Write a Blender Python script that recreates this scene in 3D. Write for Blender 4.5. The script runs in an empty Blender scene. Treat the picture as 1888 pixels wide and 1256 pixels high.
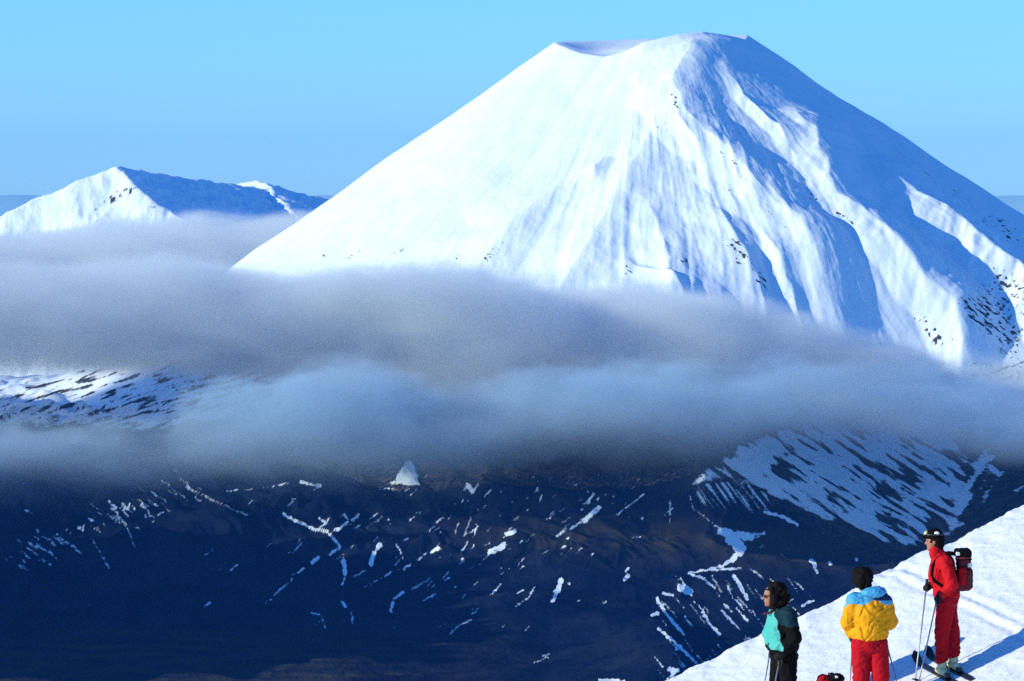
import bpy, math, random
import numpy as np
from mathutils import Vector, Matrix

# ------------------------------------------------------------------ camera, sky, sun, exposure
SC = bpy.context.scene
COL = SC.collection
FPX = 10489.0                      # focal length in photograph pixels (1888 wide)
HOR = 330.0                        # photograph row of eye level
PITCH = math.atan((628.0 - HOR) / FPX)
SUN_AZ = 19.0                      # degrees the sun stands towards the viewer from due left
SUN_EL = 17.0

cam_d = bpy.data.cameras.new('camera')
cam = bpy.data.objects.new('camera', cam_d)
COL.objects.link(cam)
cam.location = (0, 0, 0)
cam.rotation_euler = (math.radians(90) - PITCH, 0, 0)
cam_d.lens = 36.0 * FPX / 1888.0
cam_d.sensor_width = 36.0
cam_d.clip_start = 1.0
cam_d.clip_end = 200000.0
SC.camera = cam

a, e = math.radians(SUN_AZ), math.radians(SUN_EL)
LDIR = Vector((-math.cos(a) * math.cos(e), -math.sin(a) * math.cos(e), math.sin(e)))   # towards the sun

w = bpy.data.worlds.new('World')
SC.world = w
w.use_nodes = True
wn, wl = w.node_tree.nodes, w.node_tree.links
wn.clear()
sky = wn.new('ShaderNodeTexSky')
sky.sky_type = 'NISHITA'
sky.sun_disc = False
sky.sun_elevation = e
sky.sun_rotation = math.atan2(LDIR.x, LDIR.y)
sky.altitude = 2000
sky.air_density = 1.2
sky.dust_density = 0.0
sky.ozone_density = 10.0
bg = wn.new('ShaderNodeBackground')
bg.inputs['Strength'].default_value = 0.15
wo = wn.new('ShaderNodeOutputWorld')
tint = wn.new('ShaderNodeVectorMath')                # the film's cool rendering of the whole sky
tint.operation = 'MULTIPLY'
tint.inputs[1].default_value = (0.57, 0.81, 0.96)
wl.new(sky.outputs[0], tint.inputs[0])
wl.new(tint.outputs[0], bg.inputs[0])
wl.new(bg.outputs[0], wo.inputs[0])

sl = bpy.data.lights.new('sun', 'SUN')
sl.energy = 2.65
sl.angle = math.radians(0.5)
sl.color = (1.0, 0.98, 0.70)
so = bpy.data.objects.new('sun', sl)
COL.objects.link(so)
so.rotation_euler = LDIR.to_track_quat('Z', 'Y').to_euler()

SC.view_settings.view_transform = 'Standard'
SC.view_settings.look = 'None'
SC.view_settings.exposure = 0.84
SC.view_settings.gamma = 1.0
SC.render.engine = 'CYCLES'
cy = SC.cycles
cy.max_bounces = 6
cy.diffuse_bounces = 1
cy.glossy_bounces = 1
cy.transmission_bounces = 1
cy.volume_bounces = 2
cy.transparent_max_bounces = 8
cy.volume_max_steps = 256
cy.use_denoising = False


# ------------------------------------------------------------------ helpers
def px2w(px, py, y):
    """world point at depth y seen at photograph pixel px, py"""
    u, v = (px - 944.0) / FPX, (628.0 - py) / FPX
    dy = math.cos(PITCH) + v * math.sin(PITCH)
    dz = -math.sin(PITCH) + v * math.cos(PITCH)
    return u / dy * y, dz / dy * y


def w2px(x, y, z):
    c, s = math.cos(PITCH), math.sin(PITCH)
    d = y * c - z * s
    up = y * s + z * c
    return 944.0 + FPX * x / d, 628.0 - FPX * up / d


def _hash(ix, iy, seed):
    h = (ix.astype(np.int64) * 374761393 + iy.astype(np.int64) * 668265263 + seed * 1442695041) & 0xFFFFFFFF
    h = ((h ^ (h >> 13)) * 1274126177) & 0xFFFFFFFF
    h = h ^ (h >> 16)
    return h


def noise2(x, y, seed=0):
    """gradient noise about -1..1"""
    x = np.asarray(x, float); y = np.asarray(y, float)
    ix, iy = np.floor(x), np.floor(y)
    fx, fy = x - ix, y - iy
    ux, uy = fx * fx * fx * (fx * (fx * 6 - 15) + 10), fy * fy * fy * (fy * (fy * 6 - 15) + 10)

    def g(dx, dy):
        t = _hash(ix + dx, iy + dy, seed) / 4294967295.0 * 2 * np.pi
        return np.cos(t) * (fx - dx) + np.sin(t) * (fy - dy)
    n = (g(0, 0) * (1 - ux) + g(1, 0) * ux) * (1 - uy) + (g(0, 1) * (1 - ux) + g(1, 1) * ux) * uy
    return n * 1.5


def fbm(x, y, o=4, seed=0, gain=0.5):
    s, a, t = 0, 1.0, 0
    for i in range(o):
        s = s + a * noise2(x * 2 ** i + 17.3 * i, y * 2 ** i - 9.1 * i, seed + i)
        t += a
        a *= gain
    return s / t


def ridged(x, y, o=4, seed=0, gain=0.5):
    s, a, t = 0, 1.0, 0
    for i in range(o):
        n = 1 - np.abs(noise2(x * 2 ** i + 7.3 * i, y * 2 ** i + 3.1 * i, seed + i)) * 1.6
        s = s + a * n
        t += a
        a *= gain
    return s / t


def sstep(lo, hi, v):
    t = np.clip((v - lo) / (hi - lo), 0, 1)
    return t * t * (3 - 2 * t)


def smax(a, b, k):
    h = np.clip(0.5 + 0.5 * (a - b) / k, 0, 1)
    return b * (1 - h) + a * h + k * h * (1 - h)


def smin(a, b, k):
    return -smax(-a, -b, k)


def grid_mesh(name, X, Y, Z, mats, attrs=None, smooth=True, flip=False, wrap=False):
    n, m = X.shape
    me = bpy.data.meshes.new(name)
    co = np.stack([X, Y, Z], -1).reshape(-1, 3).astype(np.float32)
    idx = np.arange(n * m).reshape(n, m)
    if wrap:
        idx = np.concatenate([idx, idx[:, :1]], 1)
    q = np.stack([idx[:-1, :-1], idx[:-1, 1:], idx[1:, 1:], idx[1:, :-1]], -1).reshape(-1, 4)
    if flip:
        q = q[:, ::-1]
    me.vertices.add(len(co))
    me.vertices.foreach_set('co', co.ravel())
    me.loops.add(q.size)
    me.loops.foreach_set('vertex_index', q.ravel().astype(np.int32))
    me.polygons.add(len(q))
    me.polygons.foreach_set('loop_start', np.arange(0, q.size, 4, dtype=np.int32))
    me.polygons.foreach_set('use_smooth', np.full(len(q), smooth, dtype=bool))
    me.update(calc_edges=True)
    for k, v in (attrs or {}).items():
        at = me.attributes.new(k, 'FLOAT', 'POINT')
        at.data.foreach_set('value', np.asarray(v, np.float32).ravel())
    for mt in mats:
        me.materials.append(mt)
    o = bpy.data.objects.new(name, me)
    COL.objects.link(o)
    return o


def tag(o, label=None, cat=None, group=None, kind=None):
    if label: o['label'] = label
    if cat: o['category'] = cat
    if group: o['group'] = group
    if kind: o['kind'] = kind
    return o


class NT:
    def __init__(s, name):
        s.m = bpy.data.materials.new(name)
        s.m.use_nodes = True
        s.t = s.m.node_tree
        s.t.nodes.clear()
        s.out = s.n('ShaderNodeOutputMaterial')

    def n(s, kind, **kw):
        nd = s.t.nodes.new(kind)
        for k, v in kw.items():
            if hasattr(nd, k):
                setattr(nd, k, v)
            else:
                nd.inputs[k].default_value = v
        return nd

    def l(s, a, b):
        s.t.links.new(a, b)

    def math(s, op, a, b=None, c=None, clamp=False):
        nd = s.n('ShaderNodeMath', operation=op, use_clamp=clamp)
        for i, v in enumerate((a, b, c)):
            if v is None: continue
            if isinstance(v, (int, float)):
                nd.inputs[i].default_value = v
            else:
                s.l(v, nd.inputs[i])
        return nd.outputs[0]

    def ramp(s, v, lo, hi, a=0.0, b=1.0, smooth=True):
        nd = s.n('ShaderNodeMapRange', interpolation_type='SMOOTHSTEP' if smooth else 'LINEAR')
        s.l(v, nd.inputs[0])
        for i, q in enumerate((lo, hi, a, b)):
            nd.inputs[i + 1].default_value = q
        return nd.outputs[0]

    def noise(s, scale, detail=3, rough=0.5, vec=None, dist=0.0):
        nd = s.n('ShaderNodeTexNoise')
        nd.inputs['Scale'].default_value = scale
        nd.inputs['Detail'].default_value = detail
        nd.inputs['Roughness'].default_value = rough
        nd.inputs['Distortion'].default_value = dist
        if vec is None:
            vec = s.n('ShaderNodeTexCoord').outputs['Object']
        s.l(vec, nd.inputs['Vector'])
        return nd

    def mix(s, f, a, b):
        nd = s.n('ShaderNodeMix', data_type='RGBA')
        if isinstance(f, (int, float)):
            nd.inputs[0].default_value = f
        else:
            s.l(f, nd.inputs[0])
        for i, v in ((6, a), (7, b)):
            if isinstance(v, tuple):
                nd.inputs[i].default_value = (*v, 1)
            else:
                s.l(v, nd.inputs[i])
        return nd.outputs[2]


def mountain_material(name, rock_a, rock_b, rock_scale, snow_col=(0.86, 0.94, 0.96), brown=None, bump=2.0, nscale=1.0):
    """snow over rock; the attribute «snow» says where snow lies, noise frays its edge"""
    g = NT(name)
    at = g.n('ShaderNodeAttribute', attribute_name='snow')
    n1 = g.noise(0.09 * nscale, 5, 0.65)
    s = g.math('ADD', at.outputs['Fac'], g.math('MULTIPLY', g.math('SUBTRACT', n1.outputs[0], 0.5), 0.55))
    f = g.ramp(s, 0.34, 0.68)
    n2 = g.noise(rock_scale, 6, 0.6)
    rc = g.mix(g.ramp(n2.outputs[0], 0.35, 0.65), rock_a, rock_b)
    if brown:
        at2 = g.n('ShaderNodeAttribute', attribute_name='scrub')
        rc = g.mix(at2.outputs['Fac'], rc, brown)
    n3 = g.noise(0.02, 4, 0.6)
    sc = g.mix(n3.outputs[0], snow_col, tuple(c * 0.94 for c in snow_col))
    c = g.mix(f, rc, sc)
    p = g.n('ShaderNodeBsdfPrincipled')
    g.l(c, p.inputs['Base Color'])
    p.inputs['Roughness'].default_value = 0.9
    p.inputs['Specular IOR Level'].default_value = 0.0
    b = g.n('ShaderNodeBump')
    b.inputs['Strength'].default_value = 1.0
    b.inputs['Distance'].default_value = bump
    n4 = g.noise(0.06 * nscale, 5, 0.6)
    h = g.math('MULTIPLY', n4.outputs[0], g.ramp(f, 0, 1, 2.2, 1.0))
    g.l(h, b.inputs['Height'])
    g.l(b.outputs[0], p.inputs['Normal'])
    g.l(p.outputs[0], g.out.inputs[0])
    return g.m


# ------------------------------------------------------------------ volcano and foothills: one height function
CX, CYY = px2w(1200, 330, 12000)[0], 12000.0
RR = 203.0


def rim_height(th):
    d = np.degrees(th) % 360
    return np.interp(d, [0, 30, 90, 150, 180, 205, 222, 240, 252, 264, 285, 300, 330, 345, 360],
                        [303, 292, 300, 292, 288, 276, 262, 254, 262, 283, 300, 306, 296, 292, 303])


def cone(x, y):
    dx, dy = x - CX, y - CYY
    r = np.hypot(dx, dy)
    th = np.arctan2(dy, dx)
    zr = rim_height(th)
    k = 0.675 - 0.022 * np.cos(th)
    r1 = 980.0
    rr = np.maximum(r - RR, 0)
    fl = np.maximum(r - r1, 0)
    L = 950.0
    q = np.minimum(fl, L)
    slope_loss = q * q / (2 * L) * (k - 0.16) + np.maximum(fl - L, 0) * (k - 0.16)
    z = zr - k * rr + slope_loss
    inner = np.maximum(RR - r, 0)
    z = np.where(r < RR, zr + (283.0 + 0.12 * dx + 0.04 * dy - zr) * sstep(0, 0.5, inner / RR), z)
    return z, r, th


# crests on the cone: polyline (photograph column at rows), width of the sun side, of the far side, height in metres
CRESTS = [
    # main divide between the sunlit and the shaded face
    ([(1290, 65), (1262, 120), (1238, 180), (1258, 225), (1300, 270), (1345, 300), (1385, 350), (1425, 395), (1480, 432), (1530, 520), (1600, 610)], 110, 120, [10, 26, 34, 34, 34, 34, 34, 34, 34, 34, 30]),
    # ribs standing out in the shaded face
    ([(1330, 120), (1372, 185), (1400, 215), (1440, 245), (1475, 300)], 26, 40, [0, 14, 16, 18, 0]),
    ([(1430, 200), (1470, 225), (1505, 262), (1512, 290), (1545, 375), (1600, 420), (1650, 470), (1705, 520), (1760, 560), (1770, 590), (1760, 650)], 66, 90, [0, 20, 32, 30, 24, 36, 40, 44, 56, 52, 40]),
    ([(1590, 285), (1625, 310), (1660, 345), (1690, 375), (1750, 420), (1790, 465), (1830, 505), (1880, 540), (1925, 600), (1960, 700)], 58, 90, [0, 12, 22, 24, 42, 52, 60, 66, 66, 60]),
    # sunlit face
    ([(1110, 290), (1050, 340), (1000, 370), (950, 410), (905, 470), (870, 520)], 150, 75, [0, 9, 15, 17, 15, 12]),
    ([(1215, 200), (1195, 260), (1150, 330), (1115, 400), (1085, 460), (1040, 520), (1000, 560)], 65, 70, [0, 9, 12, 12, 14, 16, 14]),
    ([(1120, 290), (1095, 320), (1090, 350)], 40, 24, [0, 13, 0]),
    ([(1190, 340), (1205, 400), (1225, 450), (1240, 560)], 60, 60, [0, 9, 14, 16]),
    ([(1150, 470), (1190, 500), (1240, 525), (1262, 560)], 60, 22, [0, 8, 11, 12]),
    ([(1240, 215), (1262, 260), (1285, 290), (1300, 330)], 30, 28, [0, 12, 10, 0]),
    ([(1285, 330), (1330, 400), (1355, 440), (1395, 500), (1430, 560)], 95, 48, [0, 11, 16, 22, 24]),
    ([(1400, 420), (1435, 470), (1465, 520), (1490, 570)], 40, 30, [0, 16, 18, 18]),
]


def crest_relief(px, py):
    """relief in metres; px, py = where the undisturbed surface point lies on the photograph's grid"""
    tot = np.zeros_like(px)
    wob = fbm(px / 60, py / 45, 3, 5) * 9 + fbm(px / 22, py / 30, 3, 6) * 2.5
    for pts, wl, wr, hs in CRESTS:
        ys = np.array([p[1] for p in pts], float)
        xs = np.array([p[0] for p in pts], float)
        xc = np.interp(py, ys, xs)
        h = np.interp(py, ys, np.array(hs, float), left=0, right=hs[-1])
        top = sstep(ys[0] - 12, ys[0] + 12, py)
        bot = 1 - sstep(ys[-1], ys[-1] + 120, py) if hs[-1] > 0 else (py < ys[-1]) * 1.0
        s = px - xc + wob
        wl_ = wl * (0.75 + 0.35 * noise2(py / 40, px * 0 + wl, 11))
        left = np.clip(1 + s / wl_, 0, 1)
        right = np.clip(1 - s / wr, 0, 1)
        prof = np.where(s < 0, left ** 1.1, 1 - sstep(0, 1, 1 - right) if wr > 60 else right ** 1.3)
        tot = tot + h * prof * top * bot
    return tot


def foothill(x, y):
    """valley floor and the dark moorland that climbs to the cone"""
    base = np.interp(y, [0, 8800, 9300, 9700, 10100, 10500, 11000, 12500, 14000, 22000],
                        [-790, -775, -748, -690, -625, -545, -470, -430, -560, -700])
    # nearer swells, left low, right high
    z = base + 45 * fbm(x / 900, y / 700, 3, 21) + 26 * fbm(x / 220, y / 160, 4, 22)
    # hill added out of view on the left, raised to shade the near moor
    z = z + 540 * np.exp(-((x + 1520) / 400) ** 2) * sstep(10500, 9300, y) * sstep(7900, 8700, y) * (0.92 + 0.55 * fbm(x / 500, y / 260, 4, 24))
    # basin on the right whose side falls away from the sun
    win = sstep(9750, 10150, y) * (1 - sstep(11200, 11700, y))
    drop = np.interp(x, [250, 350, 700, 860, 1100, 1500], [0, 15, -175, -165, -60, 0])
    # bluff low on the right
    win2 = sstep(8350, 8600, y) * (1 - sstep(9250, 9500, y))
    drop2 = np.interp(x, [60, 200, 250, 560, 900, 1300], [0, 40, 45, -120, -120, 0])
    z = z + drop2 * win2
    # narrow radial gullies
    gul = ridged((x + 0.25 * y) / 120 + fbm(x / 300, y / 300, 2, 31) * 0.8, (y - 0.25 * x) / 520, 4, 33)
    amp = np.interp(y, [9000, 9500, 9900, 10500], [2, 12, 20, 24])
    z = z + (gul - 0.45) * amp * (1 + 0.9 * win)
    return z, drop * sstep(9750, 10150, y) * (1 - sstep(10950, 11250, y))


def height(x, y):
    zc, r, th = cone(x, y)
    px, py = w2px(x, y, zc)
    front = sstep(0.12, -0.05, np.sin(th))
    up = sstep(RR - 10, RR + 60, r)
    zc = zc + crest_relief(px, py) * front * up
    # radial flutes growing down the cone
    am = sstep(RR, 1000, r)
    wv = th * 24 + fbm(r / 260, th * 5, 3, 40) * 1.1
    fl = ridged(wv, r / 420, 4, 41) - 0.5
    lit = sstep(-0.45, 0.1, np.cos(th) + 0.15 * noise2(th * 5, r / 300, 44)) * (1 - 0.85 * sstep(0.35, 0.6, np.cos(th)))     # smoother on the windward, sunlit side
    zc = zc + fl * am * (1.9 + 1.6 * lit) * np.where(r < 1100, 1, 1.0)
    zc = zc + fbm(th * 60, r / 50, 4, 43) * am * (0.7 + 0.8 * lit)
    rib = ridged(th * 13 + fbm(r / 400, th * 3, 2, 47) * 0.8, r / 900, 2, 48) - 0.5
    zc = zc + rib * sstep(RR + 60, 700, r) * 6 * lit
    zc = zc + fbm(x / 190, y / 190, 3, 45) * 10 * up
    zc = zc + fbm(x / 46, y / 46, 3, 49) * 2.2 * up * sstep(-0.5, 0.2, np.cos(th))
    zf, drop = foothill(x, y)
    return smax(zc, zf, 30.0) + drop, r, th


# -- where snow lies: strokes are (points, width) in photograph pixels, used to place drifts on the ground
STROKES = [
    ([(343, 898), (395, 924), (456, 950)], 5), ([(522, 949), (579, 976), (603, 980), (628, 1008), (608, 1022)], 6),
    ([(588, 1027), (575, 1038)], 7), ([(561, 1047), (550, 1056)], 4), ([(540, 1067), (536, 1075)], 3), ([(524, 1080), (505, 1098)], 4), ([(500, 1104), (489, 1112)], 3),
    ([(755, 858), (738, 884)], 18), ([(757, 862), (762, 876), (764, 886)], 17), ([(748, 878), (752, 888)], 16), ([(722, 890), (770, 892)], 6), ([(701, 902), (728, 901)], 4), ([(735, 906), (755, 902)], 4),
    ([(633, 1034), (637, 1058)], 9), ([(637, 1062), (630, 1080)], 4), ([(699, 1004), (694, 1012)], 9), ([(690, 1018), (684, 1042)], 9), ([(672, 1052), (652, 1064)], 3),
    ([(792, 1067), (760, 1086)], 5), ([(744, 1092), (726, 1104)], 5), ([(724, 1110), (721, 1128)], 6), ([(808, 1010), (796, 1018)], 7), ([(784, 1020), (768, 1034)], 5),
    ([(757, 1040), (745, 1049)], 5), ([(721, 1054), (710, 1064)], 4), ([(703, 1066), (688, 1074)], 3), ([(683, 1075), (672, 1082)], 3),
    ([(660, 950), (648, 960)], 5), ([(642, 962), (622, 978)], 5), ([(635, 948), (640, 956)], 5), ([(588, 956), (604, 966)], 4), ([(612, 980), (632, 968)], 3),
    ([(554, 889), (590, 896)], 6), ([(452, 902), (492, 898)], 4), ([(408, 906), (440, 905)], 3), ([(497, 898), (530, 892)], 4), ([(530, 933), (545, 918)], 4),
    ([(706, 953), (674, 973)], 2.5), ([(868, 1143), (846, 1154), (829, 1170)], 3.5), ([(574, 1130), (592, 1135), (600, 1158)], 3), ([(648, 1128), (650, 1148)], 3),
    ([(631, 1110), (637, 1118)], 6), ([(167, 990), (201, 1047)], 2.5), ([(221, 954), (240, 985), (247, 1006)], 3), ([(290, 952), (300, 944)], 3),
    ([(558, 998), (540, 1020)], 2.5), ([(730, 1004), (742, 1022)], 4), ([(804, 1092), (796, 1100)], 3), ([(820, 1070), (828, 1066)], 5), ([(862, 895), (872, 906)], 9), ([(882, 893), (872, 906)], 5),
    ([(868, 955), (855, 990)], 3.5), ([(845, 965), (838, 985)], 2.5), ([(862, 1000), (850, 1018)], 4), ([(880, 970), (872, 990)], 3), ([(905, 1020), (930, 1010)], 6),
    ([(1104, 936), (1090, 948), (1078, 960)], 10), ([(1078, 960), (1050, 976), (1026, 988)], 5), ([(1188, 911), (1138, 948)], 3.5),
    ([(1319, 970), (1345, 984), (1408, 985)], 5), ([(1330, 981), (1385, 991)], 16), ([(1350, 990), (1364, 1012)], 26), ([(1364, 1010), (1350, 1032)], 11), ([(1350, 1032), (1330, 1044), (1308, 1050)], 7), ([(1395, 992), (1410, 982)], 4),
    ([(1410, 944), (1440, 952), (1470, 967)], 7), ([(1034, 1070), (1028, 1088)], 11), ([(1030, 1088), (1018, 1108)], 7), ([(1036, 1074), (1052, 1076)], 3), ([(1158, 1062), (1152, 1067)], 9),
    ([(986, 1082), (972, 1104), (952, 1116)], 3.5), ([(921, 1079), (905, 1097)], 4), ([(950, 979), (933, 985)], 8), ([(931, 1003), (900, 1018)], 7),
    ([(1093, 912), (1084, 926)], 6), ([(1074, 930), (1086, 924)], 3), ([(1235, 922), (1235, 962)], 2.5), ([(1271, 912), (1278, 938), (1313, 964)], 2.5),
    ([(1496, 1034), (1502, 1042)], 11), ([(1500, 1044), (1507, 1056)], 5), ([(1529, 1037), (1531, 1040)], 6), ([(1578, 1030), (1580, 1033)], 5),
    ([(1271, 1056), (1300, 1052), (1366, 1048)], 5), ([(1165, 992), (1180, 990)], 3), ([(1020, 942), (1012, 958)], 3), ([(1000, 912), (994, 925)], 3),
    ([(1210, 1103), (1226, 1130), (1261, 1170)], 6.5), ([(1214, 1160), (1245, 1185), (1284, 1222)], 6), ([(1253, 1083), (1272, 1090)], 15), ([(1222, 1094), (1240, 1098)], 7), ([(1203, 1134), (1212, 1132)], 8),
    ([(1270, 1058), (1292, 1064), (1318, 1085)], 5), ([(1295, 1128), (1308, 1150), (1326, 1170)], 6), ([(1352, 1062), (1366, 1082), (1378, 1104)], 8), ([(1340, 1080), (1352, 1104)], 4), ([(1330, 1126), (1362, 1160)], 4),
    ([(1358, 1122), (1378, 1146)], 5), ([(1312, 1062), (1330, 1092)], 4), ([(1232, 1234), (1250, 1236)], 9), ([(1230, 1252), (1246, 1240)], 5), ([(1105, 1254), (1150, 1256)], 6), ([(1280, 1110), (1296, 1124)], 3),
    ([(1385, 1050), (1402, 1062)], 5), ([(1378, 1080), (1392, 1100)], 4), ([(1450, 1112), (1462, 1106)], 3), ([(1478, 1116), (1500, 1108)], 5), ([(1400, 1010), (1412, 1006)], 3),
    ([(40, 938), (60, 946)], 3), ([(985, 1222), (1010, 1212)], 3), ([(1000, 1210), (1012, 1206)], 3),
    ([(1800, 858), (1830, 842)], 10), ([(1826, 862), (1838, 872)], 9), ([(1872, 905), (1888, 896)], 5), ([(1810, 920), (1850, 870)], 4),
]
_rs = random.Random(7)
for k in range(95):                                   # chain of short drifts low on the left
    t = _rs.random()
    cxs, cys = 20 + 330 * t + _rs.gauss(0, 14), 1030 - 135 * t ** 0.8 + _rs.gauss(0, 17)
    ln = _rs.uniform(4, 17)
    STROKES.append(([(cxs, cys), (cxs + ln, cys + ln * _rs.uniform(0.4, 1.1))], _rs.uniform(1.6, 4.2)))
for k in range(120):                                  # scattered drifts across the middle
    cxs, cys = _rs.gauss(800, 170), _rs.gauss(1000, 62)
    if cys < 880: continue
    ln = _rs.uniform(2, 15)
    STROKES.append(([(cxs, cys), (cxs + ln, cys - ln * _rs.uniform(0.5, 1.2))], _rs.uniform(1.3, 3.6)))
for k in range(46):
    cxs, cys = _rs.gauss(1060, 90), _rs.gauss(925, 32)
    ln = _rs.uniform(1, 7)
    STROKES.append(([(cxs, cys), (cxs + ln, cys - ln * _rs.uniform(0.2, 1.2))], _rs.uniform(1.5, 3.5)))
for k in range(60):                                   # drifts in the bluff's gullies
    cxs, cys = _rs.uniform(1205, 1480), _rs.uniform(1060, 1240)
    if cys > 1256 - 0.48 * (cxs - 1225): continue
    ln = _rs.uniform(4, 26)
    STROKES.append(([(cxs, cys), (cxs + ln, cys + ln * _rs.uniform(0.9, 1.6))], _rs.uniform(1.5, 4.0)))


def snow_cover(px, py, onland):
    """0 rock .. 1 snow, from the place's position; above the cloud everything is snow with outcrops"""
    shp = px.shape
    P, Q = px.ravel(), py.ravel()
    s = np.full(P.shape, -1.0)
    jx = fbm(P / 9, Q / 7, 3, 61) * 3.2
    jy = fbm(P / 9 + 50, Q / 7, 3, 62) * 3.2
    order = np.arange(len(P))
    strg = random.Random(3)
    fr = fbm(P / 9, Q / 6, 3, 63) - 0.10
    for pts, wd in STROKES:
        xs = [p[0] for p in pts]; ys = [p[1] for p in pts]
        m = (P > min(xs) - wd * 2 - 8) & (P < max(xs) + wd * 2 + 8) & (Q > min(ys) - wd * 2 - 8) & (Q < max(ys) + wd * 2 + 8)
        ii = order[m]
        if len(ii) == 0: continue
        a, b = P[ii] + jx[ii], Q[ii] + jy[ii]
        d = np.full(len(ii), 1e9)
        for (x0, y0), (x1, y1) in zip(pts[:-1], pts[1:]):
            vx, vy = x1 - x0, y1 - y0
            t = np.clip(((a - x0) * vx + (b - y0) * vy) / (vx * vx + vy * vy + 1e-6), 0, 1)
            d = np.minimum(d, np.hypot(a - x0 - t * vx, b - y0 - t * vy))
        wk = wd * (0.32 + 0.30 * (0.5 + 0.5 * noise2(a / 14, b / 14, 64)))
        v = (wk - d + 2.2 * fr[ii]) / 2.8
        v = np.minimum(v, strg.uniform(-0.15, 0.8) if wd < 5.5 else 1.0)
        s[ii] = np.maximum(s[ii], v)
    s = np.clip(0.5 + 0.5 * s, 0, 1)
    # streaked snow slopes of the basin on the right
    top = np.interp(P, [1180, 1280, 1340, 1480, 1560, 1640, 1760, 1888, 2100], [905, 882, 832, 780, 765, 770, 770, 790, 800])
    bot = np.interp(P, [1270, 1360, 1476, 1554, 1633, 1720, 1790, 1888, 2100], [892, 884, 936, 970, 1002, 1010, 960, 860, 850])
    st0 = fbm(P / 20, Q / 12, 3, 80)
    inside = sstep(-6, 8, bot - Q + 9 * fbm(P / 30, Q / 14, 3, 70)) * sstep(1240, 1290, P) * sstep(-12, 14, Q - top + 16 * fbm(P / 24, Q / 16, 3, 79)) * (1 - sstep(1795, 1845, P + 12 * st0))
    u = (P - 1500) * 0.86 + (Q - 900) * -0.5        # across the streaks
    vv = (P - 1500) * 0.5 + (Q - 900) * 0.86
    right = sstep(1745, 1800, P + (Q - 900) * 0.3)
    st = fbm((Q * 0.86 - P * 0.55) / 11, (P * 0.86 + Q * 0.5) / 95, 4, 71) * (1 - right) + fbm((P * 0.9 + Q * 0.55) / 13, (Q) / 80, 4, 72) * right
    cl = fbm(P / 90, Q / 60, 3, 73)
    fin = ridged((Q * 0.8 - P * 0.6) / 16 + cl, (P * 0.8 + Q * 0.6) / 60, 4, 78, 0.65) - 0.5
    bas = np.clip(0.74 + 1.9 * st + 1.1 * cl + 0.9 * fin - 0.45 * sstep(1700, 1790, P) * (1 - sstep(1800, 1830, P)) - 0.3 * sstep(910, 1000, Q), 0, 1)
    s = np.maximum(s, inside * bas)
    # fan of fine gullies left of the basin
    fan = sstep(1265, 1300, P) * (1 - sstep(1400, 1440, P)) * sstep(-4, 6, Q - bot) * (1 - sstep(30, 75, Q - bot))
    s = np.maximum(s, fan * np.clip(0.38 + 1.2 * fbm((Q - P * 1.35) / 9, (P + Q) / 120, 3, 75), 0, 1))
    # above: full snow with streaks of rock
    upper = sstep(-14, 10, np.interp(P, [-200, 0, 250, 500, 700, 2100], [775, 780, 795, 765, 740, 790]) - Q + 22 * fbm(P / 60, Q / 22, 4, 76))
    strk = fbm((Q + P * 0.33) / 6.5, (P - Q * 0.33) / 48, 4, 77)
    snowy = np.full(P.shape, 1.0)
    lowband = sstep(640, 700, Q)
    snowy = snowy - lowband * (0.30 + 0.95 * np.clip(strk - 0.02, 0, 1) * 1.6)
    # rock showing on the cone
    def blob(cx, cy_, rx, ry, rot=0.0):
        c, sn = math.cos(rot), math.sin(rot)
        a = ((P - cx) * c + (Q - cy_) * sn) / rx
        b = (-(P - cx) * sn + (Q - cy_) * c) / ry
        return np.exp(-(a * a + b * b))
    rk = 0.8 * blob(1720, 615, 50, 26, 0.6) + 0.72 * blob(1860, 610, 80, 60, 0.6) + 0.85 * blob(1870, 530, 80, 22, 0.6) + 0.6 * blob(1815, 560, 32, 36) + 0.5 * blob(1780, 560, 150, 14, 0.75) + 0.5 * blob(1640, 520, 120, 9, 0.9) + 0.42 * blob(1800, 420, 200, 30, 0.62)
    rk = rk + 0.8 * blob(905, 470, 44, 16, -0.7) + 0.85 * blob(655, 468, 34, 9, -0.6) + 0.8 * blob(740, 460, 28, 8, -0.5) + 0.6 * blob(600, 470, 70, 12, -.6) + 0.6 * blob(830, 480, 60, 10, -.6)
    rk = rk + 0.8 * blob(1155, 497, 20, 16) + 0.8 * blob(1262, 480, 18, 12) + 0.95 * blob(1358, 462, 22, 32, -.5) + 0.8 * blob(1405, 520, 14, 40, -.5)
    rk = rk + 0.75 * blob(1245, 190, 8, 34, -.2) + 0.6 * blob(1215, 235, 26, 10, -0.7) + 0.62 * blob(1350, 300, 70, 12, 0.9) + 0.6 * blob(1450, 430, 90, 14, 0.95) + 0.65 * blob(1455, 545, 26, 18)
    rk = rk + 0.75 * blob(1560, 400, 60, 8, 0.6) + 0.6 * blob(1500, 370, 22, 10, 1.0) + 0.45 * blob(1700, 310, 160, 12, 0.62) + 0.5 * blob(1860, 420, 50, 22, 0.6) + 0.5 * blob(1120, 290, 8, 8) + 0.5 * blob(1350, 345, 14, 14)
    spk = fbm(P / 9, Q / 5, 4, 81, 0.7) * 0.7 + fbm((P * 0.75 + Q * 0.65) / 26, (Q * 0.75 - P * 0.65) / 4.5, 4, 82, 0.65) * 0.75
    snowy = snowy - np.clip(np.minimum(rk, 1.15) * (0.36 + 1.9 * spk), 0, 1) * (1 - 0.5 * lowband)
    s = s * (1 - upper) + np.clip(snowy, 0, 1) * upper
    return s.reshape(shp)


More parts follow.
